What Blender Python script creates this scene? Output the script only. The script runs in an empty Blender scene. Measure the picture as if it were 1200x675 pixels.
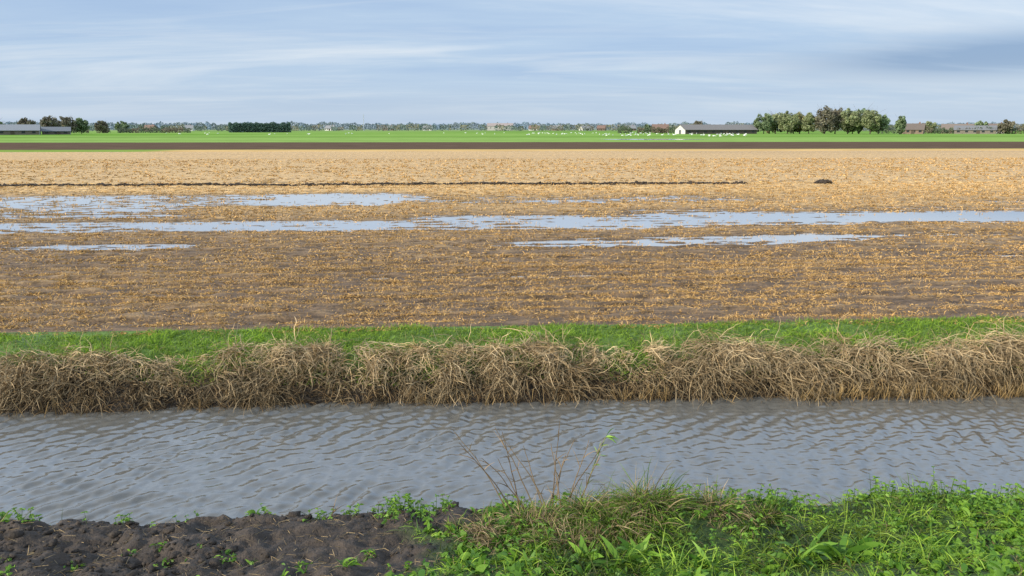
import bpy, bmesh, math
import numpy as np
from mathutils import Vector
rng = np.random.default_rng(7)
sc = bpy.context.scene
sc.view_settings.view_transform = 'Standard'
sc.view_settings.look = 'None'
sc.view_settings.exposure = 0

# ------------------------------------------------------------------ helpers
def hsh(ix, iy, seed):
    n = (ix.astype(np.int64) * 374761393 + iy.astype(np.int64) * 668265263 + seed * 1442695041) & 0xffffffff
    n = ((n ^ (n >> 13)) * 1274126177) & 0xffffffff
    n = n ^ (n >> 16)
    return (n & 0xffffff) / float(0xffffff)

def vnoise(x, y, seed=0):
    x = np.asarray(x, float); y = np.asarray(y, float)
    x, y = np.broadcast_arrays(x, y)
    x0 = np.floor(x); y0 = np.floor(y)
    fx = x - x0; fy = y - y0
    fx = fx * fx * (3 - 2 * fx); fy = fy * fy * (3 - 2 * fy)
    a = hsh(x0, y0, seed); b = hsh(x0 + 1, y0, seed)
    c = hsh(x0, y0 + 1, seed); d = hsh(x0 + 1, y0 + 1, seed)
    return (a * (1 - fx) + b * fx) * (1 - fy) + (c * (1 - fx) + d * fx) * fy

def fbm(x, y, seed=0, o=4):
    s = 0; a = 0.5; t = 0
    for i in range(o):
        s = s + a * vnoise(x * 2 ** i + 13.7 * i, y * 2 ** i - 7.1 * i, seed + i)
        t += a; a *= 0.5
    return s / t

def sstep(a, b, x):
    t = np.clip((np.asarray(x, float) - a) / (b - a), 0, 1)
    return t * t * (3 - 2 * t)

def nrm(v):
    return v / np.maximum(np.linalg.norm(v, axis=-1, keepdims=True), 1e-9)

def build(name, V, F, C=None, mat=None, smooth=False, parent=None):
    V = np.ascontiguousarray(V, dtype=np.float32); F = np.ascontiguousarray(F, dtype=np.int32)
    me = bpy.data.meshes.new(name)
    me.vertices.add(len(V)); me.vertices.foreach_set('co', V.ravel())
    k = F.shape[1]
    me.loops.add(F.size); me.loops.foreach_set('vertex_index', F.ravel())
    me.polygons.add(len(F)); me.polygons.foreach_set('loop_start', np.arange(0, F.size, k, dtype=np.int32))
    me.update(calc_edges=True)
    if C is not None:
        C4 = np.ones((len(V), 4), np.float32); C4[:, :3] = C
        at = me.attributes.new('Col', 'FLOAT_COLOR', 'POINT')
        at.data.foreach_set('color', C4.ravel())
    me.polygons.foreach_set('use_smooth', np.full(len(F), smooth, dtype=bool))
    if mat: me.materials.append(mat)
    ob = bpy.data.objects.new(name, me)
    sc.collection.objects.link(ob)
    if parent: ob.parent = parent
    return ob

class Acc:
    def __init__(s): s.V = []; s.F = []; s.C = []; s.n = 0
    def add(s, V, F, C):
        V = np.asarray(V, float); C = np.asarray(C, float)
        if C.ndim == 1: C = np.tile(C, (len(V), 1))
        s.V.append(V); s.F.append(np.asarray(F) + s.n); s.C.append(C); s.n += len(V)
    def build(s, name, mat, smooth=False, parent=None):
        return build(name, np.concatenate(s.V), np.concatenate(s.F), np.concatenate(s.C), mat, smooth, parent)

def axis(*segs):
    out = []
    for a, b, st in segs:
        n = max(1, int(round((b - a) / st)))
        out.append(np.linspace(a, b, n, endpoint=False))
    out.append(np.array([segs[-1][1]]))
    return np.concatenate(out)

def grid(name, xs, ys, hf, cf, mat, smooth=True):
    X, Y = np.meshgrid(xs, ys)
    Z = hf(X, Y); C = cf(X, Y, Z)
    V = np.stack([X, Y, Z], -1).reshape(-1, 3)
    nx, ny = len(xs), len(ys)
    i = (np.arange(ny - 1)[:, None] * nx + np.arange(nx - 1)[None]).ravel()
    F = np.stack([i, i + 1, i + nx + 1, i + nx], -1)
    return build(name, V, F, C.reshape(-1, 3), mat, smooth)

def strips(acc, P, D, L, W, droop, prof, c0, c1, wander=0.0, zmin=None):
    """bundle of bent ribbons: P origin, D start direction, L length, W width"""
    N = len(P); S = len(prof) - 1
    L = np.broadcast_to(L, N); W = np.broadcast_to(W, N); droop = np.broadcast_to(droop, N)
    d = nrm(D)
    rv = nrm(rng.normal(size=(N, 3)))
    side = nrm(np.cross(d, rv))
    pts = [P]; sd = [side]
    p = P.copy()
    for k in range(S):
        d = d + np.array([0, 0, -1.]) * (droop / S)[:, None] + wander * rng.normal(size=(N, 3)) / S
        d = nrm(d)
        p = p + d * (L / S)[:, None]
        if zmin is not None: p[:, 2] = np.maximum(p[:, 2], zmin)
        s2 = side - d * np.sum(side * d, -1, keepdims=True)
        pts.append(p.copy()); sd.append(nrm(s2))
    V = np.zeros((N, S + 1, 2, 3)); C = np.zeros((N, S + 1, 2, 3))
    c0 = np.broadcast_to(c0, (N, 3)); c1 = np.broadcast_to(c1, (N, 3))
    for k in range(S + 1):
        w = (W * prof[k] / 2)[:, None] * sd[k]
        V[:, k, 0] = pts[k] - w; V[:, k, 1] = pts[k] + w
        t = k / S
        C[:, k, :] = (c0 * (1 - t) + c1 * t)[:, None]
    base = (np.arange(N) * (S + 1) * 2)[:, None] + (np.arange(S) * 2)[None]
    base = base.ravel()
    F = np.stack([base, base + 1, base + 3, base + 2], -1)
    acc.add(V.reshape(-1, 3), F, C.reshape(-1, 3))

def loft(acc, P, R, n, C):
    P = np.asarray(P, float); R = np.broadcast_to(np.asarray(R, float), len(P))
    T = nrm(np.gradient(P, axis=0))
    ref = np.array([0.31, 0.93, 0.2]) if abs(T[0][1]) < 0.8 else np.array([1., 0.1, 0.2])
    A = nrm(np.cross(T, ref)); B = np.cross(T, A)
    a = np.arange(n) * 2 * math.pi / n
    V = P[:, None] + (A[:, None] * np.cos(a)[None, :, None] + B[:, None] * np.sin(a)[None, :, None]) * R[:, None, None]
    F = []
    for k in range(len(P) - 1):
        for j in range(n):
            F.append([k * n + j, k * n + (j + 1) % n, (k + 1) * n + (j + 1) % n, (k + 1) * n + j])
    acc.add(V.reshape(-1, 3), F, C)

def box(acc, c, s, C, yaw=0):
    v = np.array([[x, y, z] for x in (-.5, .5) for y in (-.5, .5) for z in (-.5, .5)]) * np.array(s)
    ca, sa = math.cos(yaw), math.sin(yaw)
    v = v @ np.array([[ca, sa, 0], [-sa, ca, 0], [0, 0, 1]]) + np.array(c)
    acc.add(v, [[0, 1, 3, 2], [4, 6, 7, 5], [0, 4, 5, 1], [2, 3, 7, 6], [0, 2, 6, 4], [1, 5, 7, 3]], C)

# lump template (quad sphere)
bm = bmesh.new(); bmesh.ops.create_cube(bm, size=2)
bmesh.ops.subdivide_edges(bm, edges=bm.edges[:], cuts=2, use_grid_fill=True)
LT = nrm(np.array([v.co[:] for v in bm.verts])); LF = np.array([[v.index for v in f.verts] for f in bm.faces]); bm.free()

def lumps(acc, P, R, flat, col, rough=0.2):
    N = len(P); m = len(LT)
    R = np.broadcast_to(R, N)
    T = np.tile(LT, (N, 1, 1)) * (1 + rough * rng.normal(size=(N, m, 1)))
    sc3 = np.stack([R * rng.uniform(.7, 1.5, N), R * rng.uniform(.7, 1.3, N), R * flat * rng.uniform(.7, 1.3, N)], -1)
    T = T * sc3[:, None]
    a = rng.uniform(0, 6.28, N); ca, sa = np.cos(a)[:, None], np.sin(a)[:, None]
    X = T[..., 0] * ca - T[..., 1] * sa; Y = T[..., 0] * sa + T[..., 1] * ca
    V = np.stack([X, Y, T[..., 2]], -1) + P[:, None]
    F = (np.arange(N) * m)[:, None, None] + LF[None]
    C = np.broadcast_to(col, (N, 3))[:, None].repeat(m, 1)
    acc.add(V.reshape(-1, 3), F.reshape(-1, 4), C.reshape(-1, 3))

# ------------------------------------------------------------------ materials
def newmat(name):
    m = bpy.data.materials.new(name); m.use_nodes = True
    nt = m.node_tree; nt.nodes.clear()
    out = nt.nodes.new('ShaderNodeOutputMaterial')
    return m, nt, out

def attr_mat(name, rough=.6, trans=0.0, nscale=0, namt=0.0, bump=0.0, bscale=40, spec=.3, stretch=(1, 1, 1)):
    m, nt, out = newmat(name)
    N = nt.nodes.new; Lk = nt.links.new
    at = N('ShaderNodeAttribute'); at.attribute_name = 'Col'
    col = at.outputs['Color']
    geo = N('ShaderNodeNewGeometry')
    mp = N('ShaderNodeMapping'); mp.inputs['Scale'].default_value = stretch
    Lk(geo.outputs['Position'], mp.inputs['Vector'])
    if nscale:
        nz = N('ShaderNodeTexNoise'); nz.inputs['Scale'].default_value = nscale; nz.inputs['Detail'].default_value = 5
        nz.inputs['Roughness'].default_value = .65
        Lk(mp.outputs[0], nz.inputs['Vector'])
        mr = N('ShaderNodeMapRange'); mr.inputs[1].default_value = .3; mr.inputs[2].default_value = .7
        mr.inputs[3].default_value = 1 - namt; mr.inputs[4].default_value = 1 + namt
        Lk(nz.outputs[0], mr.inputs[0])
        vm = N('ShaderNodeVectorMath'); vm.operation = 'SCALE'
        Lk(col, vm.inputs[0]); Lk(mr.outputs[0], vm.inputs['Scale'])
        col = vm.outputs[0]
    if spec == 0:
        b = N('ShaderNodeBsdfDiffuse'); Lk(col, b.inputs['Color'])
    else:
        b = N('ShaderNodeBsdfPrincipled'); b.inputs['Roughness'].default_value = rough
        b.inputs['Specular IOR Level'].default_value = spec
        Lk(col, b.inputs['Base Color'])
    if bump:
        n2 = N('ShaderNodeTexNoise'); n2.inputs['Scale'].default_value = bscale; n2.inputs['Detail'].default_value = 5
        Lk(mp.outputs[0], n2.inputs['Vector'])
        bp = N('ShaderNodeBump'); bp.inputs['Strength'].default_value = 1; bp.inputs['Distance'].default_value = bump
        Lk(n2.outputs[0], bp.inputs['Height']); Lk(bp.outputs[0], b.inputs['Normal'])
    sh = b.outputs[0]
    if trans:
        t = N('ShaderNodeBsdfTranslucent'); Lk(col, t.inputs['Color'])
        mx = N('ShaderNodeMixShader'); mx.inputs[0].default_value = trans
        Lk(b.outputs[0], mx.inputs[1]); Lk(t.outputs[0], mx.inputs[2]); sh = mx.outputs[0]
    Lk(sh, out.inputs['Surface'])
    return m

m_blade = attr_mat('grass_blade', .5, .35, spec=.3)
m_straw = attr_mat('straw', spec=0)
m_reed = attr_mat('dead_reed', .6, 0, spec=.12)
m_bank = attr_mat('bank_ground', .75, 0, 8, .45, .02, 38)
m_clod = attr_mat('soil_clods', .75, 0, 14, .4, .012, 60, spec=.25)
m_past = attr_mat('pasture', .8, 0, .25, .22, 0, spec=0, stretch=(.35, 1, 1))
m_plough = attr_mat('ploughed', .8, 0, .5, .35, .08, 1.2, spec=0, stretch=(.3, 1.5, 1))
m_leaf = attr_mat('tree_foliage', spec=0, trans=.2)
m_far = attr_mat('distant_foliage', spec=0)
m_wall = attr_mat('wall_paint', .8, 0, 1.5, .15)
m_roof = attr_mat('roof_sheet', .7, 0, 1.2, .18, stretch=(3, 3, .5))
m_glass = attr_mat('window_glass', .15)
m_feather = attr_mat('feathers', spec=0)

def field_mat():
    m, nt, out = newmat('stubble_field')
    N = nt.nodes.new; Lk = nt.links.new
    at = N('ShaderNodeAttribute'); at.attribute_name = 'Col'
    geo = N('ShaderNodeNewGeometry')
    mp = N('ShaderNodeMapping'); mp.inputs['Scale'].default_value = (.6, 1.5, 1)
    Lk(geo.outputs['Position'], mp.inputs['Vector'])
    nz = N('ShaderNodeTexNoise'); nz.inputs['Scale'].default_value = 3.2; nz.inputs['Detail'].default_value = 8; nz.inputs['Roughness'].default_value = .8
    Lk(mp.outputs[0], nz.inputs['Vector'])
    mr = N('ShaderNodeMapRange'); mr.inputs[1].default_value = .42; mr.inputs[2].default_value = .58; mr.inputs[3].default_value = .5; mr.inputs[4].default_value = 1.3
    Lk(nz.outputs[0], mr.inputs[0])
    vm = N('ShaderNodeVectorMath'); vm.operation = 'SCALE'
    Lk(at.outputs['Color'], vm.inputs[0]); Lk(mr.outputs[0], vm.inputs['Scale'])
    b = N('ShaderNodeBsdfPrincipled'); b.inputs['Roughness'].default_value = .6
    b.inputs['Specular IOR Level'].default_value = .15
    Lk(vm.outputs[0], b.inputs['Base Color'])
    n2 = N('ShaderNodeTexNoise'); n2.inputs['Scale'].default_value = 22; n2.inputs['Detail'].default_value = 4
    Lk(geo.outputs['Position'], n2.inputs['Vector'])
    bp = N('ShaderNodeBump'); bp.inputs['Distance'].default_value = .03; bp.inputs['Strength'].default_value = 1
    Lk(n2.outputs[0], bp.inputs['Height']); Lk(bp.outputs[0], b.inputs['Normal'])
    Lk(b.outputs[0], out.inputs['Surface'])
    return m
m_field = field_mat()

def water_mat(name, base, rough, bscale, bdist, ior=1.33):
    m, nt, out = newmat(name)
    N = nt.nodes.new; Lk = nt.links.new
    b = N('ShaderNodeBsdfPrincipled')
    b.inputs['Base Color'].default_value = (*base, 1); b.inputs['Roughness'].default_value = rough
    b.inputs['IOR'].default_value = ior
    geo = N('ShaderNodeNewGeometry')
    n2 = N('ShaderNodeTexNoise'); n2.inputs['Scale'].default_value = bscale; n2.inputs['Detail'].default_value = 4
    Lk(geo.outputs['Position'], n2.inputs['Vector'])
    bp = N('ShaderNodeBump'); bp.inputs['Distance'].default_value = bdist; bp.inputs['Strength'].default_value = 1
    Lk(n2.outputs[0], bp.inputs['Height']); Lk(bp.outputs[0], b.inputs['Normal'])
    Lk(b.outputs[0], out.inputs['Surface'])
    return m
m_water = water_mat('ditch_water', (.125, .12, .105), .03, 14, .004, 1.7)
m_flood = water_mat('flood_water', (.36, .36, .36), .05, 6, .0005, 1.45)

# ------------------------------------------------------------------ terrain shape
WL = -0.70          # ditch water level
FL = -0.055         # flood water level on the field
EDGE = 11.9         # field / bank border

def H_near(x, y):
    base = np.interp(y, [-30, 0, 4.9, 5.6, 5.9, 6.9, 7.6, 8.6], [1.6, 1.6, .12, .03, -.05, -.78, -1.1, -1.3])
    dirt = dirtmask(x, y)
    amp = sstep(7.4, 6.2, y) * sstep(-1, 2, y)
    n = (fbm(x * 1.3, y * 1.3, 3, 3) - .5) * .16
    fine = ((fbm(x * 5, y * 5, 21, 5) - .5) * .17 + (np.abs(fbm(x * 12, y * 12, 29, 3) - .5)) * -.06) * dirt + (fbm(x * 5, y * 5, 25, 2) - .5) * .03
    hum = .13 * np.exp(-(((x - 1.25) / .75) ** 2 + ((y - 5.35) / .4) ** 2))
    return base + (n + fine) * amp + hum

def dirtmask(x, y):
    xb = -.15 + (y - 5.6) * .65 + (fbm(x * 1.5, y * 2.2, 55, 3) - .5) * 1.5
    return sstep(.18, -.18, x - xb)

def shore(x):   # the far bank wanders a little
    return (fbm(x * .35, x * 0, 151, 2) - .5) * .28
def H_far(x, y):
    yy = y + shore(x) * sstep(9.6, 10.2, y) * sstep(EDGE, EDGE - .8, y)
    base = np.interp(yy, [8.6, 9.6, 10.15, 10.75, 11.2, EDGE, 13], [-1.3, -1.15, -.76, -.19, -.07, 0, 0])
    w = sstep(9.6, 10.3, y) * sstep(EDGE, EDGE - .5, y)
    return base + w * ((fbm(x * .9, y * 1.2, 5, 3) - .5) * .26)

BANDS = [ # yc, half-width, x0, x1, strength
    (37.0, 1.8, -70, -3, 1.05), (33.8, 2.2, -60, -4, 1.2), (30.8, 1.5, -40, -12, 1.0), (34.5, 2.6, -9, 14, .95),
    (26.0, 1.15, -60, 70, 1.6), (27.6, 1.1, -2, 70, 1.45), (24.4, .7, -18, 14, .9),
    (21.3, 1.2, .0, 11, 1.15), (21.0, .8, -14, -7.5, 1.0), (21.9, .7, 9, 30, .8),
    (16.5, .7, -4, 5, .6), (32.5, .8, 20, 40, 1.0), (28.8, .8, -30, -9, .9), (18.2, .6, 3, 16, .4), (29.6, .8, 4, 40, .65),
]
def basin_f(x, y):
    basin = 0
    yy = y + (fbm(x * .06, y * 0 + 3, 61, 2) - .5) * 1.6
    for yc, hw, x0, x1, s in BANDS:
        e = sstep(x0 - 1.5, x0 + 2, x) * sstep(x1 + 2, x1 - 1.5, x)
        basin = basin + s * e * np.exp(-((yy - yc) / hw) ** 2)
    return np.minimum(basin, 1.4)
def H_field(x, y):
    w = sstep(EDGE, EDGE + .6, y)
    a = np.clip(1 - (y - 60) / 60, 0, 1)
    n = (fbm(x * .22, y * .6, 31, 3) - .5) * .05
    fine = (fbm(x * 2.2, y * 6, 41, 4) - .5) * .12
    row = .014 * np.sin(y * 2 * math.pi / .75 + 1.5 * fbm(x * .1, y * .1, 44, 2))
    h = (n + fine + row) * a
    h = h - .062 * basin_f(x, y)
    rn = fbm(x * .8, y * 0, 71, 3)
    h = h + .10 * (.35 + .9 * rn) * np.exp(-((y - 43.2) / .25) ** 2) * sstep(-60, -50, x) * sstep(16.5, 15.5, x)
    return h * w

# ------------------------------------------------------------------ ground sheets
far_x = lambda d0, st: axis((-3000, -400, 400), (-400, -60, 20), (-60, -d0, 1), (-d0, d0, st), (d0, 60, 1), (60, 400, 20), (400, 3000, 400))
SOIL = np.array([.055, .04, .028]); 
def c_near(X, Y, Z):
    d = dirtmask(X, Y)[..., None]
    g = np.array([.045, .075, .016]); s = np.array([.055, .041, .030]) * (.6 + .8 * fbm(X * 5, Y * 5, 21, 5))[..., None]
    mud = sstep(-.35, -.6, Z)[..., None]
    c = g * (1 - d) + s * d
    return c * (1 - mud) + np.array([.06, .05, .035]) * mud
grid('near_bank', far_x(7, .022), axis((-30, 3, 1), (3, 6.9, .022), (6.9, 8.6, .1)), H_near, c_near, m_bank)
def c_far(X, Y, Z):
    t = sstep(10.6, 10.9, Y)[..., None]
    return np.array([.025, .018, .011]) * (1 - t) + np.array([.09, .15, .025]) * t
grid('far_bank', far_x(18, .1), axis((8.6, EDGE, .06)), H_far, c_far, m_bank)
def c_field(X, Y, Z):
    straw = np.array([.59, .375, .155]); soil = np.array([.155, .098, .052])
    t = sstep(15, 46, Y)
    hgt = sstep(FL - .01, FL + .05, Z)
    t = t * (.5 + .5 * hgt) + .25 * sstep(.0, .04, Z)
    st = fbm(X * .03, Y * .35, 81, 3)
    t = np.clip(t * (.72 + .6 * st), 0, 1)[..., None]
    c = soil * (1 - t) + straw * t
    r = (np.exp(-((Y - 43.2) / .3) ** 2) * sstep(16.5, 15.5, X) * sstep(.02, .06, Z))[..., None]
    c = c * (1 - r) + SOIL * r
    wet = (sstep(FL + .03, FL - .005, Z) * sstep(60, 45, Y))[..., None]
    return c * (1 - .5 * wet)
grid('stubble_field', axis((-3000, -400, 400), (-400, -100, 20), (-100, -34, 1), (-34, 36, .1), (36, 110, 1), (110, 400, 20), (400, 3000, 400)),
     axis((EDGE, 45, .07), (45, 106, .6)), H_field, c_field, m_field)
zero = lambda X, Y: X * 0
def c_const(c): return lambda X, Y, Z: np.broadcast_to(np.array(c), X.shape + (3,))
fx = axis((-6000, -400, 400), (-400, 400, 20), (400, 6000, 400))
def c_strip(X, Y, Z):
    g = (sstep(-38, -46, X + 6 * fbm(X * .1, Y * .1, 5)) * .9 + .5 * sstep(114, 116, Y))[..., None].clip(0, 1)
    return np.array([.17, .27, .05]) * g + np.array([.56, .365, .155]) * (1 - g)
grid('grass_strip', axis((-6000, -200, 400), (-200, 200, 2), (200, 6000, 400)), axis((106, 117, 1)), zero, c_strip, m_past)
grid('ploughed_field', fx, axis((117, 176, 4)), zero, c_const([.115, .078, .055]), m_plough)
def c_past(X, Y, Z):
    s = fbm(X * .004, Y * .03, 91, 3)
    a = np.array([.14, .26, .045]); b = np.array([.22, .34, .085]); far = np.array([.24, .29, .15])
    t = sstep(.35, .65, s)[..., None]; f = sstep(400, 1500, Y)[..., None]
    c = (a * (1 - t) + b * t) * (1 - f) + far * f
    dk = (np.exp(-((Y - 268) / 3.) ** 2) + .8 * np.exp(-((Y - 205) / 1.5) ** 2) * sstep(60, 20, X))[..., None]
    return c * (1 - dk) + np.array([.07, .10, .03]) * dk
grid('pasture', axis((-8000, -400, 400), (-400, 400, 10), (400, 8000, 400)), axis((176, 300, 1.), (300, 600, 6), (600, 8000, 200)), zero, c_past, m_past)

# flood water lying in the field hollows
grid('flood_water', axis((-90, 90, 10)), axis((12.6, 42, 2)), lambda X, Y: X * 0 + FL, c_const([1, 1, 1]), m_flood)
# shallow pond in pasture, irregular outline
a = np.linspace(0, 2 * math.pi, 60, endpoint=False)
ring = []
for k, r in enumerate((0.001, 1.0)):
    rr = r * (1 + .35 * (vnoise(np.cos(a) * 3 + 9, np.sin(a) * 3 + 9, 4) - .5))
    ring.append(np.stack([52 + 15 * rr * np.cos(a), 217 + 9 * rr * np.sin(a), a * 0 + .02], -1))
V = np.concatenate(ring); i = np.arange(60); j = (i + 1) % 60
build('flood_water', V, np.stack([i, j, j + 60, i + 60], -1), None, m_flood)

# ditch water with wind ripples
def H_water(X, Y):
    Z = X * 0 + WL
    r2 = np.random.default_rng(3)
    fade = sstep(16, 11, np.abs(X))
    gust = .25 + 1.0 * fbm(X * .6, Y * 1.0, 12, 3)
    for i in range(36):
        lam = r2.uniform(.07, .30); k = 2 * math.pi / lam
        th = r2.normal(math.radians(-40), .55)
        sl = .055 * (lam / .2) ** .3
        ph = r2.uniform(0, 6.28)
        wob = 1.8 * vnoise(X * 1.1 + i, Y * 1.1, 200 + i)
        Z = Z + fade * gust * (sl / k) * np.sin(k * (X * math.cos(th) + Y * math.sin(th)) + ph + wob)
    return Z
grid('ditch_water', axis((-3000, -400, 400), (-400, -14, 20), (-14, 14, .016), (14, 400, 20), (400, 3000, 400)), axis((6.5, 10.8, .02)), H_water, c_const([1, 1, 1]), m_water)

# ------------------------------------------------------------------ stubble
acc = Acc()
def tufts(y0, y1, dens, nb, L, W, xs):
    ym = y1; wid = xs * ym + 4
    n = int(dens * (y1 - y0) * 2 * wid)
    y = rng.uniform(y0, y1, n); x = rng.uniform(-wid, wid, n)
    ok = (x > -xs * y * .88 - 3) & (x < xs * y * 1.05 + 4)
    x, y = x[ok], y[ok]
    y = y + .10 * np.sin(y * 2 * math.pi / .5)
    cl = fbm(x * 1.1, y * 3.2, 101, 4) * .8 + fbm(x * .08, y * .5, 103, 2) * .35
    z = H_field(x, y)
    keep = (rng.uniform(size=len(x)) < sstep(.42, .60, cl) * .92 + .12) & (z > FL + rng.uniform(-.026, .03, len(x)))
    x, y, z = x[keep], y[keep], z[keep]
    n = len(x)
    x = np.repeat(x, nb); y = np.repeat(y, nb); z = np.repeat(z, nb)
    z = np.maximum(z, FL)
    tone = np.repeat(rng.uniform(.5, 1.1, n), nb) * rng.uniform(.75, 1.25, n * nb)
    red = np.repeat(rng.uniform(0, 1, n), nb)
    P = np.stack([x + rng.normal(0, L * .7, n * nb), y + rng.normal(0, L * .5, n * nb), z - .01], -1)
    D = np.stack([rng.normal(0, .9, n * nb), rng.normal(0, .8, n * nb), np.abs(rng.normal(.8, .5, n * nb))], -1)
    c = np.stack([.80 - .08 * red, .52 - .10 * red, .215 - .07 * red], -1) * tone[:, None]
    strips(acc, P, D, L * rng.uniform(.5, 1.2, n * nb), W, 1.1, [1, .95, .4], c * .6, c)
tufts(EDGE - .05, 18, 250, 9, .075, .0095, .72)
tufts(18, 27, 95, 8, .09, .015, .72)
tufts(27, 44, 30, 7, .12, .028, .72)
tufts(44, 80, 4.5, 6, .15, .06, .74)
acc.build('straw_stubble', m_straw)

# clods + soil ridge
acc = Acc()
x = np.concatenate([rng.uniform(-45, 16, 2600), rng.uniform(-14, 16, 1300)]); y = rng.normal(43.15, .15, len(x))
k = rng.uniform(size=len(x)) < .75 * sstep(.1, .45, fbm(x * .5, x * 0, 73, 3) + .1 * sstep(-16, -10, x)) + .2; x, y = x[k], y[k]
r = rng.gamma(3, .013, len(x)) + .01
lumps(acc, np.stack([x, y, H_field(x, y) + .01], -1), r, .7, SOIL)
x = rng.normal(20.6, .22, 90); y = rng.normal(43.2, .2, 90)
lumps(acc, np.stack([x, y, .02 + .14 * np.exp(-((x - 20.6) / .3) ** 2)], -1), rng.uniform(.04, .10, 90), .9, SOIL)
acc.build('soil_ridge', m_clod)

# ------------------------------------------------------------------ far bank grass
acc = Acc()
def gcol(n, dark=(.07, .15, .018), light=(.27, .43, .04)):
    t = rng.uniform(size=(n, 1)); return np.array(dark) * (1 - t) + np.array(light) * t
n = 115000
x = rng.uniform(-15, 16, n); y = rng.uniform(10.5, EDGE + .3, n)
edge = EDGE + .0 + .32 * (fbm(x * .7, x * 0, 33, 4) - .5) * 2
k = (y < edge) & (rng.uniform(size=n) < .35 + 1.0 * sstep(.25, .5, fbm(x * 1.3, y * 2.5, 37, 3))); x, y = x[k], y[k]; n = len(x)
z = np.where(y < EDGE, H_far(x, y), H_field(x, y))
P = np.stack([x, y, z - .01], -1)
D = np.stack([rng.normal(.1, .4, n), rng.normal(-.05, .4, n), np.ones(n)], -1)
big = fbm(x * 2, y * 3, 35, 3)
c = gcol(n, (.08, .16, .018), (.33, .48, .045)) * (.55 + .95 * big)[:, None]
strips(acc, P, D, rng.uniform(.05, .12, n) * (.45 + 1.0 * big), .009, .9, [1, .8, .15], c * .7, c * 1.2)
n = 3500
x = rng.uniform(-15, 16, n); y = rng.uniform(10.6, 11.3, n)
strips(acc, np.stack([x, y, H_far(x, y)], -1), np.stack([rng.normal(0, .6, n), rng.normal(0, .5, n), np.ones(n)], -1), rng.uniform(.06, .18, n), .006, 1., [1, .8, .1], np.array([.3, .24, .1]), np.array([.45, .36, .17]))
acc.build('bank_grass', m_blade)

# ------------------------------------------------------------------ dead reeds
acc = Acc()
def reeds():
    # bundles of flattened reed, each bundle lying its own way
    x = -16.
    while x < 18:
        cx = x; x += rng.uniform(.015, .08)
        v = float(vnoise(np.array(cx * .9), np.array(0.), 9))
        v2 = float(vnoise(np.array(cx * 2.7), np.array(4.), 19))
        rt = float(sstep(1.0, 4.5, cx))
        big = max(.25, .50 + .46 * rt + (v - .5) * .7 + (v2 - .5) * .35)
        row = rng.uniform()
        ry = 10.22 + .66 * row - float(shore(np.array(cx)))
        n = int(rng.uniform(30, 95))
        a = math.radians(-90 + rng.choice([-1, 1]) * abs(rng.normal(50, 36)))
        up = rng.uniform(.0, .75) if row > .45 else rng.uniform(-.2, .4)
        px = cx + rng.normal(0, .09, n); py = ry + rng.normal(0, .07, n)
        pz = H_far(px, py) + rng.uniform(-.02, .18 * big, n)
        sp = rng.uniform(.2, .7)
        D = np.stack([math.cos(a) + rng.normal(0, sp, n), math.sin(a) * .8 + rng.normal(0, sp, n), up + rng.normal(0, sp * .7, n)], -1)
        sh_ = .38 + .82 * row  # lower bundles darker: shade at the reed base put into the colour
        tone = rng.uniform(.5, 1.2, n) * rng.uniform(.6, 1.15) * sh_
        warm = rng.uniform(0, 1, (n, 1)) * rng.uniform(.2, 1)
        c = (np.array([.74, .56, .32]) * (1 - warm) + np.array([.48, .31, .14]) * warm) * tone[:, None]
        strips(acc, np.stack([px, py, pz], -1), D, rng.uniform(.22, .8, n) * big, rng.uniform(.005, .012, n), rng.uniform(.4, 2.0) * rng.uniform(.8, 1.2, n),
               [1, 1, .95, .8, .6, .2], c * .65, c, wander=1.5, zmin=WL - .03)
    # low growth against the water, its colour darkened for shade under the reeds
    n = 9000
    px = rng.uniform(-16, 18, n); py = rng.uniform(10.12, 10.5, n) - shore(px)
    pz = H_far(px, py) + rng.uniform(-.02, .08, n)
    D = np.stack([rng.normal(0, .7, n), rng.normal(-.3, .4, n), rng.normal(.35, .5, n)], -1)
    tone = rng.uniform(.3, 1.0, (n, 1))
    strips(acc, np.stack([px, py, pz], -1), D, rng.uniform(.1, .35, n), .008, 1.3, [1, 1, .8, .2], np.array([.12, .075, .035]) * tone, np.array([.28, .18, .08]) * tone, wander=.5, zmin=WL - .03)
    n = 6500
    px = rng.uniform(-16, 18, n); px = px[rng.uniform(size=n) < (.15 + .85 * sstep(1, 4, px)) * sstep(.25, .5, vnoise(px * 1.6, px * 0, 171))]; n = len(px)
    py = rng.uniform(10.03, 10.3, n) - shore(px)
    D = np.stack([rng.normal(0, .25, n), rng.normal(-.15, .2, n), np.ones(n)], -1)
    tone = rng.uniform(.5, 1.1, (n, 1))
    strips(acc, np.stack([px, py, np.full(n, WL - .05)], -1), D, rng.uniform(.12, .36, n), .008, .2, [1, 1, .6], np.array([.25, .15, .05]) * tone, np.array([.50, .35, .16]) * tone)
    n = 500
    px = rng.uniform(-16, 18, n); py = rng.uniform(10.6, 10.9, n)
    D = np.stack([rng.normal(0, .9, n), rng.normal(-.1, .4, n), np.full(n, .6)], -1)
    strips(acc, np.stack([px, py, H_far(px, py)], -1), D, rng.uniform(.2, .5, n) * (.7 + .5 * sstep(0, 5, px)), .007, 1.3, [1, 1, .8, .6, .2], np.array([.5, .38, .2]), np.array([.62, .5, .3]), wander=.6)
reeds()
acc.build('dead_reeds', m_reed)

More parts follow.
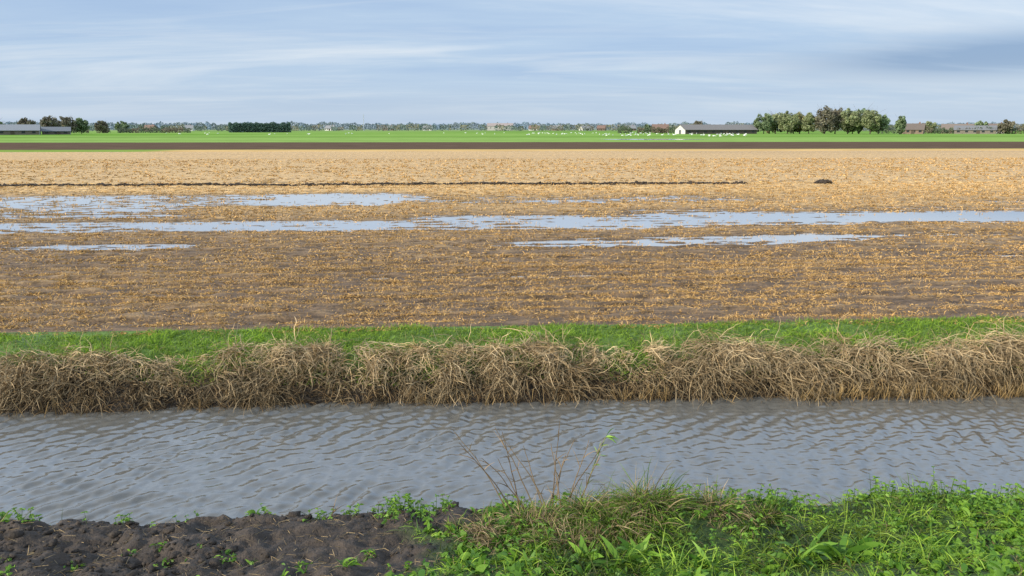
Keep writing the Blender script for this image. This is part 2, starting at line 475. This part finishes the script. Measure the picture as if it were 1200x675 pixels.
# ------------------------------------------------------------------ near bank vegetation
LEAF = [.15, .75, 1, .85, .5, .08]
acc = Acc()
def near_pts(n, x0, x1, y0, y1):
    x = rng.uniform(x0, x1, n); y = rng.uniform(y0, y1, n)
    d = dirtmask(x, y)
    k = rng.uniform(size=n) > d * 1.1 - .012
    k |= (y > 5.78 + .2 * vnoise(x * 2, y, 8)) & (rng.uniform(size=n) < .12 * sstep(.55, .7, fbm(x * 1.6, y * 0, 65, 2)) + .01)
    x, y = x[k], y[k]
    return x, y, H_near(x, y)
x, y, z = near_pts(80000, -6.5, 8, 3.3, 6.7); n = len(x)
big = fbm(x * 1.6, y * 2.2, 15, 3)
P = np.stack([x, y, z - .01], -1)
D = np.stack([rng.normal(.15, .6, n), rng.normal(-.05, .55, n), np.ones(n)], -1)
c = gcol(n, (.05, .12, .014), (.30, .42, .045)) * (.3 + 1.4 * sstep(.25, .75, fbm(x * 3, y * 3, 17, 2)))[:, None]
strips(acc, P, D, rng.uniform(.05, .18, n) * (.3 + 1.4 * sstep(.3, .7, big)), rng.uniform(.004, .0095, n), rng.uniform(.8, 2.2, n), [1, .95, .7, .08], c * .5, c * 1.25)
x, y, z = near_pts(11000, -4, 8, 3.4, 6.5); n = len(x)
tone = rng.uniform(.4, 1.1, (n, 1))
strips(acc, np.stack([x, y, z], -1), np.stack([rng.normal(0, 1, n), rng.normal(0, 1, n), rng.uniform(.1, .9, n)], -1), rng.uniform(.06, .2, n), .005, 1.5, [1, 1, .7, .1], np.array([.26, .19, .08]) * tone, np.array([.45, .34, .16]) * tone, wander=.3)
acc.build('grass', m_blade)

# tussock
acc = Acc()
for (cx, cy, n, r, ln, dead) in [(1.35, 5.45, 2200, .26, .42, .3), (.9, 5.5, 1500, .22, .38, .45), (1.85, 5.4, 1300, .22, .34, .4), (.45, 5.45, 1100, .2, .26, .7), (1.2, 5.15, 1300, .28, .28, .55), (.6, 5.1, 1000, .25, .22, .8), (2.3, 5.5, 700, .2, .22, .3), (.1, 5.3, 700, .25, .2, .85)]:
    for q in range(7):
        m = n // 7; sx = cx + rng.normal(0, r * .6); sy = cy + rng.normal(0, r * .4); l2 = ln * rng.uniform(.6, 1.2); lx = rng.normal(-.1, .5); ly = rng.normal(-.25, .35)
        x = sx + rng.normal(0, r * .22, m); y = sy + rng.normal(0, r * .2, m)
        P = np.stack([x, y, H_near(x, y)], -1)
        D = np.stack([lx + (x - sx) * 5 + rng.normal(0, .35, m), ly + (y - sy) * 5 + rng.normal(0, .35, m), np.ones(m)], -1)
        c = gcol(m, (.05, .12, .014), (.28, .40, .045)) * rng.uniform(.6, 1.2)
        dd = rng.uniform(size=m) < dead * rng.uniform(.3, 1.6)
        c[dd] = np.array([.54, .40, .21]) * rng.uniform(.4, 1.1, (dd.sum(), 1))
        strips(acc, P, D, rng.uniform(.4, 1.1, m) * l2, rng.uniform(.003, .009, m), rng.uniform(.8, 2.6, m), [1, 1, .85, .6, .06], c * .45, c * 1.15, wander=.3)
acc.build('grass_tussock', m_blade)

# broad leaved weeds
acc = Acc()
def rosette(cx, cy, nl, L, W, up=.6, col0=(.07, .18, .02), col1=(.24, .42, .045)):
    cz = float(H_near(np.array(cx), np.array(cy)))
    a = rng.uniform(0, 6.28, nl)
    P = np.tile([cx, cy, cz], (nl, 1)) + rng.normal(0, .01, (nl, 3))
    D = np.stack([np.cos(a), np.sin(a), rng.uniform(up * .5, up * 1.6, nl)], -1)
    c = gcol(nl, col0, col1)
    strips(acc, P, D, L * rng.uniform(.6, 1.1, nl), W * rng.uniform(.7, 1.1, nl), rng.uniform(.6, 1.6, nl), LEAF, c * .8, c)
xx, yy, zz = near_pts(5200, -5.5, 7.5, 3.5, 6.4)
for a_, b_ in zip(xx, yy):
    if fbm(np.array(a_ * 1.2), np.array(b_ * 1.6), 19, 2) > .40:
        L = rng.uniform(.03, .12)
        rosette(a_, b_, rng.integers(5, 10), L, L * rng.uniform(.3, .6), rng.uniform(.4, 1.6))
for q in range(14):   # weed seedlings scattered in the soil
    sx, sy = rng.uniform(-3.6, -.4), rng.uniform(4.4, 5.2)
    for w_ in range(5): rosette(sx + rng.normal(0, .07), sy + rng.normal(0, .04), 6, rng.uniform(.03, .07), .02, .7)
for cx, cy, L in [(2.35, 4.72, .3), (2.55, 4.6, .28), (2.2, 4.55, .25), (.75, 4.7, .24), (1.0, 4.62, .3), (1.15, 4.8, .26), (3.4, 4.9, .18), (-.9, 4.6, .1), (2.75, 4.75, .24), (.85, 4.85, .22), (1.6, 4.6, .2), (-1.3, 4.55, .09), (-1.2, 4.7, .08)]:
    rosette(cx, cy, 10, L, L * .2, 1.6)
acc.build('broadleaf_weeds', m_blade)

# weeds / nettles along the water's edge
acc = Acc()
def nettle(cx, cy, h, ls=.05):
    cz = float(H_near(np.array(cx), np.array(cy))) - .01
    lean = rng.normal(0, .15, 2)
    k = max(3, int(h / .035))
    t = np.linspace(0, 1, k)
    P = np.stack([cx + lean[0] * h * t ** 1.5, cy + lean[1] * h * t, cz + h * t], -1)
    g = np.array([.12, .20, .04])
    loft(acc, P, .0035 * (1 - .6 * t), 4, g)
    for q in range(1, k):
        nl = 3 if q < k - 1 else 5
        a = rng.uniform(0, 6.28, nl)
        D = np.stack([np.cos(a), np.sin(a), rng.uniform(.1, .8, nl)], -1)
        s = ls * (1.15 - .5 * q / k)
        c = gcol(nl, (.08, .19, .025), (.26, .44, .05))
        strips(acc, np.tile(P[q], (nl, 1)), D, s * rng.uniform(.7, 1.2, nl), s * .45, 1.0, LEAF, c * .9, c)
for i in range(520):
    cx = rng.uniform(-.8, 7.5); cy = rng.normal(5.8, .17)
    if vnoise(np.array(cx * 1.3), np.array(2.), 88) < .25: continue
    nettle(cx, cy, rng.uniform(.05, .2), rng.uniform(.03, .06))
for i in range(260):
    nettle(rng.uniform(.2, 6), rng.uniform(4.5, 5.6), rng.uniform(.05, .16), rng.uniform(.03, .055))
for cx in (-3.85, -3.8, -3.1, -3.0, -2.55, -1.85, -1.75, -1.4, -1.3, -1.1, -1.0, -.9, -.75, -.6, -.4, -.3, -3.75, -4.6):
    for q in range(4): nettle(cx + rng.normal(0, .08), 5.92 + rng.normal(0, .08), rng.uniform(.04, .13), rng.uniform(.03, .045))
for cx, cy, h in [(4.0, 5.8, .3), (4.45, 5.7, .22), (3.2, 5.8, .17)]:
    nettle(cx, cy, h, .035)
acc.build('nettles', m_blade)

# dry stalks
def stalk(name, x, y, dx, dy, h, r=.0055, leaves=False, green=False):
    acc = Acc()
    z = float(H_near(np.array(x), np.array(y)))
    t = np.linspace(0, 1, 9)
    P = np.stack([x + dx * h * (t + .25 * t * t), y + dy * h * t, z + h * (t - .08 * t * t)], -1)
    P += np.cumsum(rng.normal(0, .004, P.shape), 0)
    c = np.array([.17, .12, .07]) * rng.uniform(.7, 1.6) if not green else np.array([.20, .24, .06])
    loft(acc, P, r * (1.1 - .65 * t), 5, c)
    for q in range(2, 8):
        if rng.uniform() < .6:
            D = np.array([[rng.normal(dx, .5), rng.normal(0, .4), .9]])
            strips(acc, P[q:q + 1].copy(), D, rng.uniform(.05, .2), .008, .6, [1, .9, .6, .2], c * 1.1, c * 1.2)
    if leaves:
        nl = 7
        D = np.stack([rng.normal(.7, .6, nl), rng.normal(0, .3, nl), rng.uniform(-.1, .8, nl)], -1)
        strips(acc, np.tile(P[-1], (nl, 1)), D, rng.uniform(.05, .14, nl), .015, 1.0, LEAF, np.array([.2, .34, .06]), np.array([.26, .42, .07]))
        for q in (-2, -3, -4):
            nl = 2
            D = np.stack([rng.normal(.3, .5, nl), rng.normal(0, .3, nl), rng.uniform(.3, .9, nl)], -1)
            strips(acc, np.tile(P[q], (nl, 1)), D, rng.uniform(.05, .1, nl), .011, 1.0, LEAF, np.array([.2, .33, .06]), np.array([.26, .4, .07]))
    acc.build(name, m_reed)
for s in [(.25, 5.75, -.45, 0, .80), (.3, 5.7, -.55, .1, .66), (.35, 5.75, -.12, .05, .8), (.5, 5.7, -.32, 0, .9), (.55, 5.7, -.2, 0, .7), (.6, 5.65, -.4, -.05, .76),
          (.62, 5.7, .05, .1, .8), (.7, 5.65, -.1, 0, .72), (.75, 5.7, .18, 0, .74), (.45, 5.72, -.6, .1, .55), (.66, 5.72, .12, 0, .6), (-1.25, 5.85, .3, 0, .16), (.8, 5.6, .3, 0, .56), (.58, 5.72, .25, 0, .75), (.4, 5.72, -.3, 0, .6), (.68, 5.7, .4, 0, .68)]:
    stalk('dry_stalk', *s)
stalk('leafy_stalk', .82, 5.68, .28, .05, .72, .0055, True, True)

# soil clods on bank
acc = Acc()
n = 8000
x = rng.uniform(-6.5, .8, n); y = rng.uniform(3.4, 6.15, n)
k = rng.uniform(size=n) < dirtmask(x, y) * sstep(.3, .6, fbm(x * 2, y * 2, 111, 3)); x, y = x[k], y[k]
r = rng.gamma(1.6, .006, len(x)) + .003
tone = rng.uniform(.6, 1.25, (len(x), 1))
lumps(acc, np.stack([x, y, H_near(x, y)], -1), r, .7, np.array([.050, .038, .028]) * tone, .14)
n = 2200
x = rng.uniform(-5, .5, n); y = rng.uniform(3.6, 5.9, n)
tone = rng.uniform(.5, 1.3, (n, 1))
strips(acc, np.stack([x, y, H_near(x, y) + .015], -1), np.stack([rng.normal(0, 1, n), rng.normal(0, 1, n), rng.normal(.05, .1, n)], -1), rng.uniform(.02, .10, n), .004, .1, [1, 1, .6], np.array([.22, .16, .08]) * tone, np.array([.32, .23, .12]) * tone)
acc.build('soil_clods', m_clod, True)

# ------------------------------------------------------------------ distance objects
def at(bearing, dist):
    b = math.radians(bearing); return np.array([math.sin(b) * dist, math.cos(b) * dist])

def tree(name, pos, h, rad, col, seed, dens=1.0, bare=0.0, leaf=.5, trunk_frac=.22):
    r = np.random.default_rng(seed)
    acc = Acc(); x, y = pos
    bark = np.array([.12, .10, .08])
    th = h * trunk_frac
    P = np.array([[x, y, -.2], [x, y, th], [x + .2, y, h * .55], [x + .1, y, h * .88]])
    loft(acc, P, [h * .025, h * .02, h * .012, h * .004], 7, bark)
    for i in range(13):
        t = r.uniform(.15, .8); a = r.uniform(0, 6.28)
        s = np.array([x, y, h * t * .9]); out = rad * r.uniform(.55, .95)
        e = np.array([x + math.cos(a) * out, y + math.sin(a) * out, min(h * .95, h * t * .9 + h * r.uniform(.08, .28))])
        mid = (s + e) / 2 + np.array([0, 0, h * .02])
        loft(acc, [s, mid, e], [h * .009, h * .006, h * .002], 5, bark)
        for q in range(int(2 + 8 * bare)):
            e2 = e + r.normal(0, .13, 3) * h; loft(acc, [mid, (mid + e2) / 2 + .1, e2], [h * .004, h * .0025, h * .0012], 3, bark)
    nb = 72
    u = nrm(r.normal(size=(nb, 3))) * (r.uniform(.1, 1, (nb, 1)) ** .45)
    cen = np.array([x, y, h * .5]) + u * np.array([rad * .9, rad * .9, h * .42])
    cen[:, 2] = np.maximum(cen[:, 2], h * .06)
    m = int(80 * dens * (1 - bare * .6))
    br = h * r.uniform(.06, .125, nb)
    off = nrm(r.normal(size=(nb, m, 3))) * (r.uniform(.3, 1, (nb, m, 1)) ** .5) * br[:, None, None]
    pts = (cen[:, None] + off).reshape(-1, 3)
    pts[:, 2] = np.maximum(pts[:, 2], .2)
    tone = (r.uniform(.65, 1.35, (nb, 1)) * r.uniform(.75, 1.25, (nb, m))).reshape(-1, 1)
    c = np.array(col) * tone
    n = len(pts)
    a1 = nrm(r.normal(size=(n, 3))); b1 = nrm(np.cross(a1, r.normal(size=(n, 3))))
    s = leaf * r.uniform(.5, 1.1, (n, 1))
    V = np.stack([pts - a1 * s, pts - b1 * s * .5, pts + a1 * s, pts + b1 * s * .5], 1).reshape(-1, 3)
    acc.add(V, np.arange(4 * n).reshape(-1, 4), c.repeat(4, 0))
    acc.build(name, m_leaf)

G1 = (.28, .31, .16); G2 = (.31, .30, .15); G3 = (.22, .28, .15); BR = (.22, .20, .14)
for k, (b, d, h, rad, col, bare) in enumerate([
    (21.2, 452, 11.5, 6.0, G3, 0), (22.0, 462, 13, 6.4, G1, 0), (22.8, 450, 13.2, 6.4, G1, 0), (23.6, 458, 12.8, 6.2, G2, 0), (24.2, 450, 12, 5, G1, 0), (21.6, 470, 11, 6, G2, 0), (23.2, 470, 11.5, 6, G3, 0),
    (25.2, 448, 15.5, 5.6, BR, .3), (25.9, 455, 14.5, 5.2, BR, .35),
    (26.7, 455, 14.5, 6.2, G1, 0), (27.4, 462, 14.2, 6.4, G3, 0), (28.1, 452, 13.6, 6.0, G1, 0), (28.6, 460, 11.5, 5.0, G3, 0), (27.0, 470, 12, 6, G2, 0),
    (29.9, 440, 9.5, 2.6, G3, .1), (16.6, 500, 8.5, 3.5, BR, .4), (13.0, 520, 6, 3, G3, .1),
    (-28.3, 470, 9.8, 5, BR, .6), (-27.4, 480, 10.5, 5.5, BR, .6), (-26.6, 485, 9, 4.5, G3, .3), (-29.6, 500, 9, 5, BR, .5), (-31.2, 500, 8.5, 5, G3, .3),
    (-25.4, 560, 8.5, 4.5, BR, .4), (-24.2, 580, 8, 4.6, G3, .3), (34.5, 520, 7.5, 4, G3, .2), (35.9, 500, 8, 4.5, BR, .3), (31.6, 520, 7.5, 4, G1, .1), (37.2, 520, 8, 4.5, G3, .2)]):
    tree('deciduous_tree', at(b, d), h, rad, col, 100 + k, bare=bare, leaf=.55, trunk_frac=.12)

def foliage_band(name, b0, b1, d0, d1, h0, h1, n, size, cols, gap=.0, seed=1, mat=None, solid=False):
    r = np.random.default_rng(seed)
    b = r.uniform(b0, b1, n); 
    hn = h0 + (h1 - h0) * (fbm(b * .9, b * 0, seed, 3) * .6 + fbm(b * 4.5, b * 0, seed + 5, 3) * .7 - .15)
    if gap:
        k = vnoise(b * 1.5, b * 0, seed + 9) > gap; b = b[k]; hn = hn[k]
    n = len(b)
    d = r.uniform(d0, d1, n)
    if solid: hn = h0 + (h1 - h0) * vnoise(b * 5, b * 0, 3) + .5 * vnoise(b * 17, b * 0, 4)
    x = np.sin(np.radians(b)) * d; y = np.cos(np.radians(b)) * d
    z = hn * r.uniform(0, 1, n) ** .8
    c = np.array(cols)[(hsh(np.floor(b * 2.2), np.zeros(n), seed) * len(cols)).astype(int) % len(cols)] * r.uniform(.7, 1.3, (n, 1))
    pts = np.stack([x, y, z], -1)
    a1 = nrm(r.normal(size=(n, 3))); b1 = nrm(np.cross(a1, r.normal(size=(n, 3))))
    s = size * r.uniform(.5, 1.1, (n, 1))
    V = np.stack([pts - a1 * s, pts - b1 * s * .6, pts + a1 * s, pts + b1 * s * .6], 1).reshape(-1, 3)
    build(name, V, np.arange(4 * n).reshape(-1, 4), c.repeat(4, 0), mat or m_far)

foliage_band('distant_treeline', -60, 62, 1250, 1500, 6, 15, 90000, 1.5, [(.17, .23, .28), (.19, .235, .27), (.18, .22, .23)], .0, 3)  # bluish grey leaf colours carry the distance haze
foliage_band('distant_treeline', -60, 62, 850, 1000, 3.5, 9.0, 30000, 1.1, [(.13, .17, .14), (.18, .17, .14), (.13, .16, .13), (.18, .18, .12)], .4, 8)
foliage_band('windbreak_hedge', -17.5, -13.3, 594, 603, 6.0, 7.4, 15000, .6, [(.11, .17, .14)], 0, 5, m_leaf, True)
foliage_band('shrub_row', 10.8, 15.0, 470, 480, 1.5, 5.5, 2500, .5, [(.12, .15, .09), (.17, .15, .10)], .2, 12, m_leaf)
foliage_band('shrub_row', 28.5, 40, 500, 510, 1.5, 5.5, 6000, .5, [(.12, .15, .09), (.17, .15, .10)], .25, 14, m_leaf)
foliage_band('shrub_row', -34, -20, 560, 575, 1.5, 5.5, 6000, .6, [(.13, .15, .10), (.18, .15, .11)], .2, 15, m_leaf)

def house(name, b, d, L, W, hw, hr, wall, roof, yaw=0, gable=None, nwin=4, chimney=True):
    e = bpy.data.objects.new(name, None); sc.collection.objects.link(e)
    x, y = at(b, d); e.location = (x, y, 0); e.rotation_euler = (0, 0, math.radians(yaw))
    gable = gable or wall
    A = Acc()
    box(A, (0, 0, hw / 2), (L, W, hw), wall)
    A.build('walls', m_wall, parent=e)
    for sx, nm in ((-1, 'gable_left'), (1, 'gable_right')):
        A = Acc(); xx = sx * (L / 2 + .04)
        V = [[xx, -W / 2, 0], [xx, W / 2, 0], [xx, W / 2, hw], [xx, 0, hw + hr], [xx, -W / 2, hw], [xx, 0, 0]]
        A.add(V, [[5, 1, 2, 3], [0, 5, 3, 4]], gable); A.build(nm, m_wall, parent=e)
    A = Acc(); o = .5
    sl = hr / (W / 2)
    for s in (-1, 1):
        V = [[-L / 2 - o, s * (W / 2 + o), hw - o * sl + .1], [L / 2 + o, s * (W / 2 + o), hw - o * sl + .1], [L / 2 + o, 0, hw + hr + .1], [-L / 2 - o, 0, hw + hr + .1]]
        V += [[p[0], p[1], p[2] - .18] for p in V]
        A.add(V, [[0, 1, 2, 3], [4, 7, 6, 5], [0, 4, 5, 1], [1, 5, 6, 2], [3, 2, 6, 7], [0, 3, 7, 4]], roof)
    A.build('roof', m_roof, parent=e)
    A = Acc()
    for i in range(nwin):
        wx = -L / 2 + (i + .5) * L / nwin
        box(A, (wx, -W / 2 - .03, hw * .55), (min(1.4, L / nwin * .5), .06, min(1.2, hw * .4)), (.03, .035, .04))
    A.build('windows', m_glass, parent=e)
    A = Acc(); box(A, (L * .08, -W / 2 - .05, min(1.1, hw * .45)), (1.6, .08, min(2.2, hw * .9)), (.09, .07, .05)); 
    box(A, (-L / 2 - .09, 0, min(1.3, hw * .45)), (.08, 2.4, min(2.6, hw * .9)), (.12, .12, .12)); A.build('doors', m_wall, parent=e)
    if chimney:
        A = Acc(); box(A, (L * .3, 0, hw + hr + .3), (.7, .7, 1.2), (.22, .12, .09)); A.build('chimney', m_wall, parent=e)

GR = (.24, .24, .24); RR = (.20, .13, .10); BK = (.22, .16, .12); WH = (.62, .60, .56)
house('barn', 17.9, 440, 44, 12, 2.4, 2.6, (.07, .06, .05), (.18, .165, .15), 12, (.62, .60, .57), 9, False)
house('barn', -30.6, 440, 26, 12, 2.2, 2.6, (.16, .13, .11), (.22, .23, .24), 26, (.4, .38, .35), 6, False)
house('barn', -28.0, 445, 12, 10, 1.8, 1.9, (.12, .1, .09), (.14, .15, .16), 26, (.35, .33, .3), 3, False)
house('farmhouse', 13.9, 560, 11, 8, 2.6, 3.2, BK, RR, -10)
house('farmhouse', 30.6, 480, 12, 8, 2.6, 3.0, BK, (.15, .12, .10), -36)
house('farmhouse', 33.2, 520, 16, 9, 2.5, 3.0, BK, (.20, .16, .13), -30)
house('farmhouse', 35.2, 540, 12, 9, 2.5, 3.2, (.45, .43, .4), (.17, .13, .11), -40)
house('barn', 34.2, 505, 20, 10, 2.3, 2.2, (.2, .17, .14), (.18, .18, .18), -34, None, 5, False)
house('village_hall', 2.0, 1020, 34, 14, 6, 3.5, (.5, .46, .43), (.34, .28, .25), 0)
for b, d, L, w, rf in [(-22.5, 900, 12, BK, RR), (-20.2, 950, 14, WH, GR), (-10.5, 980, 11, WH, GR), (-6.3, 1000, 13, BK, GR), (-3.4, 980, 12, WH, GR), (4.6, 1000, 14, WH, RR), (6.3, 960, 12, BK, GR), (8.4, 940, 13, WH, GR), (9.6, 960, 10, BK, RR), (11.7, 900, 12, BK, GR)]:
    house('house', b, d, L, 9, 3, 3.4, w, rf, rng.uniform(-25, 25))

# mast
acc = Acc(); x, y = at(-8.1, 900)
loft(acc, [[x, y, 0], [x, y, 12], [x, y, 19]], [.45, .3, .12], 8, (.4, .42, .45))
box(acc, (x, y, 17.5), (1.6, .3, .5), (.4, .42, .45)); acc.build('radio_mast', m_wall)

# swans grazing in the pasture
acc = Acc()
def swan(x, y, yaw, s, graze):
    A = Acc()
    white = (.8, .8, .78)
    loft(A, [[-.55, 0, .42], [-.42, 0, .40], [-.15, 0, .38], [.15, 0, .38], [.35, 0, .42], [.45, 0, .48]], [.02, .12, .21, .21, .13, .04], 8, white)
    if graze: nk = [[.38, 0, .45], [.55, 0, .62], [.72, 0, .5], [.8, 0, .25], [.84, 0, .1]]
    else: nk = [[.38, 0, .45], [.5, 0, .62], [.46, 0, .82], [.5, 0, 1.0], [.6, 0, 1.02]]
    loft(A, nk, [.09, .055, .045, .06, .055], 6, white)
    e = np.array(nk[-1]); loft(A, [e, e + [.12, 0, -.04]], [.04, .01], 5, (.3, .2, .03))
    for sy in (-.08, .08): loft(A, [[0, sy, .25], [.02, sy, 0]], [.025, .02], 4, (.05, .05, .05))
    V = np.concatenate(A.V) * s; ca, sa = math.cos(yaw), math.sin(yaw)
    V = np.stack([V[:, 0] * ca - V[:, 1] * sa + x, V[:, 0] * sa + V[:, 1] * ca + y, V[:, 2]], -1)
    acc.add(V, np.concatenate(A.F), np.concatenate(A.C))
for i in range(120):
    b = rng.uniform(4, 20) if rng.uniform() < .8 else rng.uniform(-22, 4)
    d = rng.uniform(290, 470) if b > 4 else rng.uniform(360, 480)
    x, y = at(b, d); swan(x, y, rng.uniform(0, 6.28), rng.uniform(.8, 1.05), rng.uniform() < .6)
acc.build('swan_flock', m_feather)

# ------------------------------------------------------------------ light
SB, SE = -116, 27
sb, se = math.radians(SB), math.radians(SE)
sv = Vector((math.sin(sb) * math.cos(se), math.cos(sb) * math.cos(se), math.sin(se)))
ld = bpy.data.lights.new('sun', 'SUN'); ld.energy = 5.0; ld.angle = math.radians(.6); ld.color = (1, .91, .76)
lo = bpy.data.objects.new('sun', ld); lo.rotation_euler = sv.to_track_quat('Z', 'Y').to_euler(); lo.location = (-20, 0, 30)
sc.collection.objects.link(lo)

w = bpy.data.worlds.new('World'); sc.world = w; w.use_nodes = True
nt = w.node_tree; nt.nodes.clear(); N = nt.nodes.new; Lk = nt.links.new
out = N('ShaderNodeOutputWorld')
sky = N('ShaderNodeTexSky'); sky.sky_type = 'NISHITA'; sky.sun_disc = False
sky.sun_elevation = se; sky.sun_rotation = sb; sky.dust_density = 1.0
bg1 = N('ShaderNodeBackground'); bg1.inputs[1].default_value = .12; Lk(sky.outputs[0], bg1.inputs[0])
tc = N('ShaderNodeTexCoord'); sp = N('ShaderNodeSeparateXYZ'); Lk(tc.outputs['Generated'], sp.inputs[0])
def M(op, a, b=None, c=None):
    n = N('ShaderNodeMath'); n.operation = op
    for i, v in enumerate((a, b, c)):
        if v is None: continue
        if isinstance(v, (int, float)): n.inputs[i].default_value = v
        else: Lk(v, n.inputs[i])
    return n.outputs[0]
zz = M('ADD', M('MAXIMUM', sp.outputs['Z'], 0), .075)
u = M('DIVIDE', sp.outputs['X'], zz); v = M('DIVIDE', sp.outputs['Y'], zz)
cb = N('ShaderNodeCombineXYZ'); Lk(u, cb.inputs[0]); Lk(v, cb.inputs[1])
def noise(scale, rot, sx, sy, off, detail=6, rough=.55, dist=0.):
    mp = N('ShaderNodeMapping'); mp.inputs['Scale'].default_value = (sx, sy, 1); mp.inputs['Rotation'].default_value = (0, 0, rot); mp.inputs['Location'].default_value = off
    Lk(cb.outputs[0], mp.inputs[0])
    n = N('ShaderNodeTexNoise'); n.inputs['Scale'].default_value = scale; n.inputs['Detail'].default_value = detail; n.inputs['Roughness'].default_value = rough; n.inputs['Distortion'].default_value = dist
    Lk(mp.outputs[0], n.inputs['Vector']); return n.outputs[0]
def ramp(f, *st):
    r = N('ShaderNodeValToRGB'); e = r.color_ramp.elements
    while len(e) < len(st): e.new(.5)
    for i, (p, c) in enumerate(st): e[i].position = p; e[i].color = (*c, 1)
    Lk(f, r.inputs[0]); return r.outputs[0]
def mixc(f, a, b):
    m = N('ShaderNodeMix'); m.data_type = 'RGBA'; Lk(f, m.inputs[0]); Lk(a, m.inputs[6])
    if isinstance(b, tuple): m.inputs[7].default_value = (*b, 1)
    else: Lk(b, m.inputs[7])
    return m.outputs[2]
n1 = noise(.42, .25, .45, 1.0, (3, 1, 0), 7, .6, .5)
n2 = noise(.16, -.2, .8, 1.0, (7, 4, 0), 4, .5, .3)
n3 = noise(.9, .45, .35, 1.0, (1, 9, 0), 5, .6, .8)
col = ramp(n1, (.32, (.37, .53, .80)), (.5, (.50, .65, .86)), (.66, (.80, .87, .96)))
col = mixc(M('MULTIPLY', ramp(n2, (.46, (0, 0, 0)), (.66, (1, 1, 1))), .75), col, (.37, .51, .74))
col = mixc(M('MULTIPLY', ramp(n3, (.52, (0, 0, 0)), (.72, (1, 1, 1))), .55), col, (.76, .83, .92))
# darker slate blue bank of cloud low in the north-east
brg = M('DIVIDE', sp.outputs['X'], M('MAXIMUM', sp.outputs['Y'], .05))
e1 = M('EXPONENT', M('MULTIPLY', M('POWER', M('DIVIDE', M('SUBTRACT', brg, .70), .24), 2.), -1.))
e2 = M('EXPONENT', M('MULTIPLY', M('POWER', M('DIVIDE', M('SUBTRACT', sp.outputs['Z'], .078), .022), 2.), -1.))
df = M('MULTIPLY', M('MULTIPLY', e1, e2), M('MULTIPLY', M('ADD', n1, M('SUBTRACT', n3, .5)), 2.1))
col = mixc(M('MAXIMUM', M('MINIMUM', df, 1.), 0.), col, (.26, .39, .62))
hf = ramp(sp.outputs['Z'], (0.0, (.8, .8, .8)), (.075, (0, 0, 0)))
col = mixc(hf, col, (.58, .71, .88))
# sky strength raised above the view, added to brighten water and ambient light
up = ramp(sp.outputs['Z'], (.18, (.5, .5, .5)), (.36, (1, 1, 1)), (.65, (1, 1, 1)), (.9, (.55, .55, .55)))
bg2 = N('ShaderNodeBackground'); Lk(M('MULTIPLY', up, 2.0), bg2.inputs[1]); Lk(col, bg2.inputs[0])
mx = N('ShaderNodeMixShader'); mx.inputs[0].default_value = .85
Lk(bg1.outputs[0], mx.inputs[1]); Lk(bg2.outputs[0], mx.inputs[2]); Lk(mx.outputs[0], out.inputs['Surface'])

# ------------------------------------------------------------------ camera
cd = bpy.data.cameras.new('camera'); cd.sensor_width = 36; cd.lens = 36 * 873 / 1200; cd.clip_end = 20000; cd.clip_start = .05
co = bpy.data.objects.new('camera', cd); co.location = (0, 0, 3.2)
co.rotation_euler = (math.radians(90 - 12.12), 0, math.radians(-2.9))
sc.collection.objects.link(co); sc.camera = co
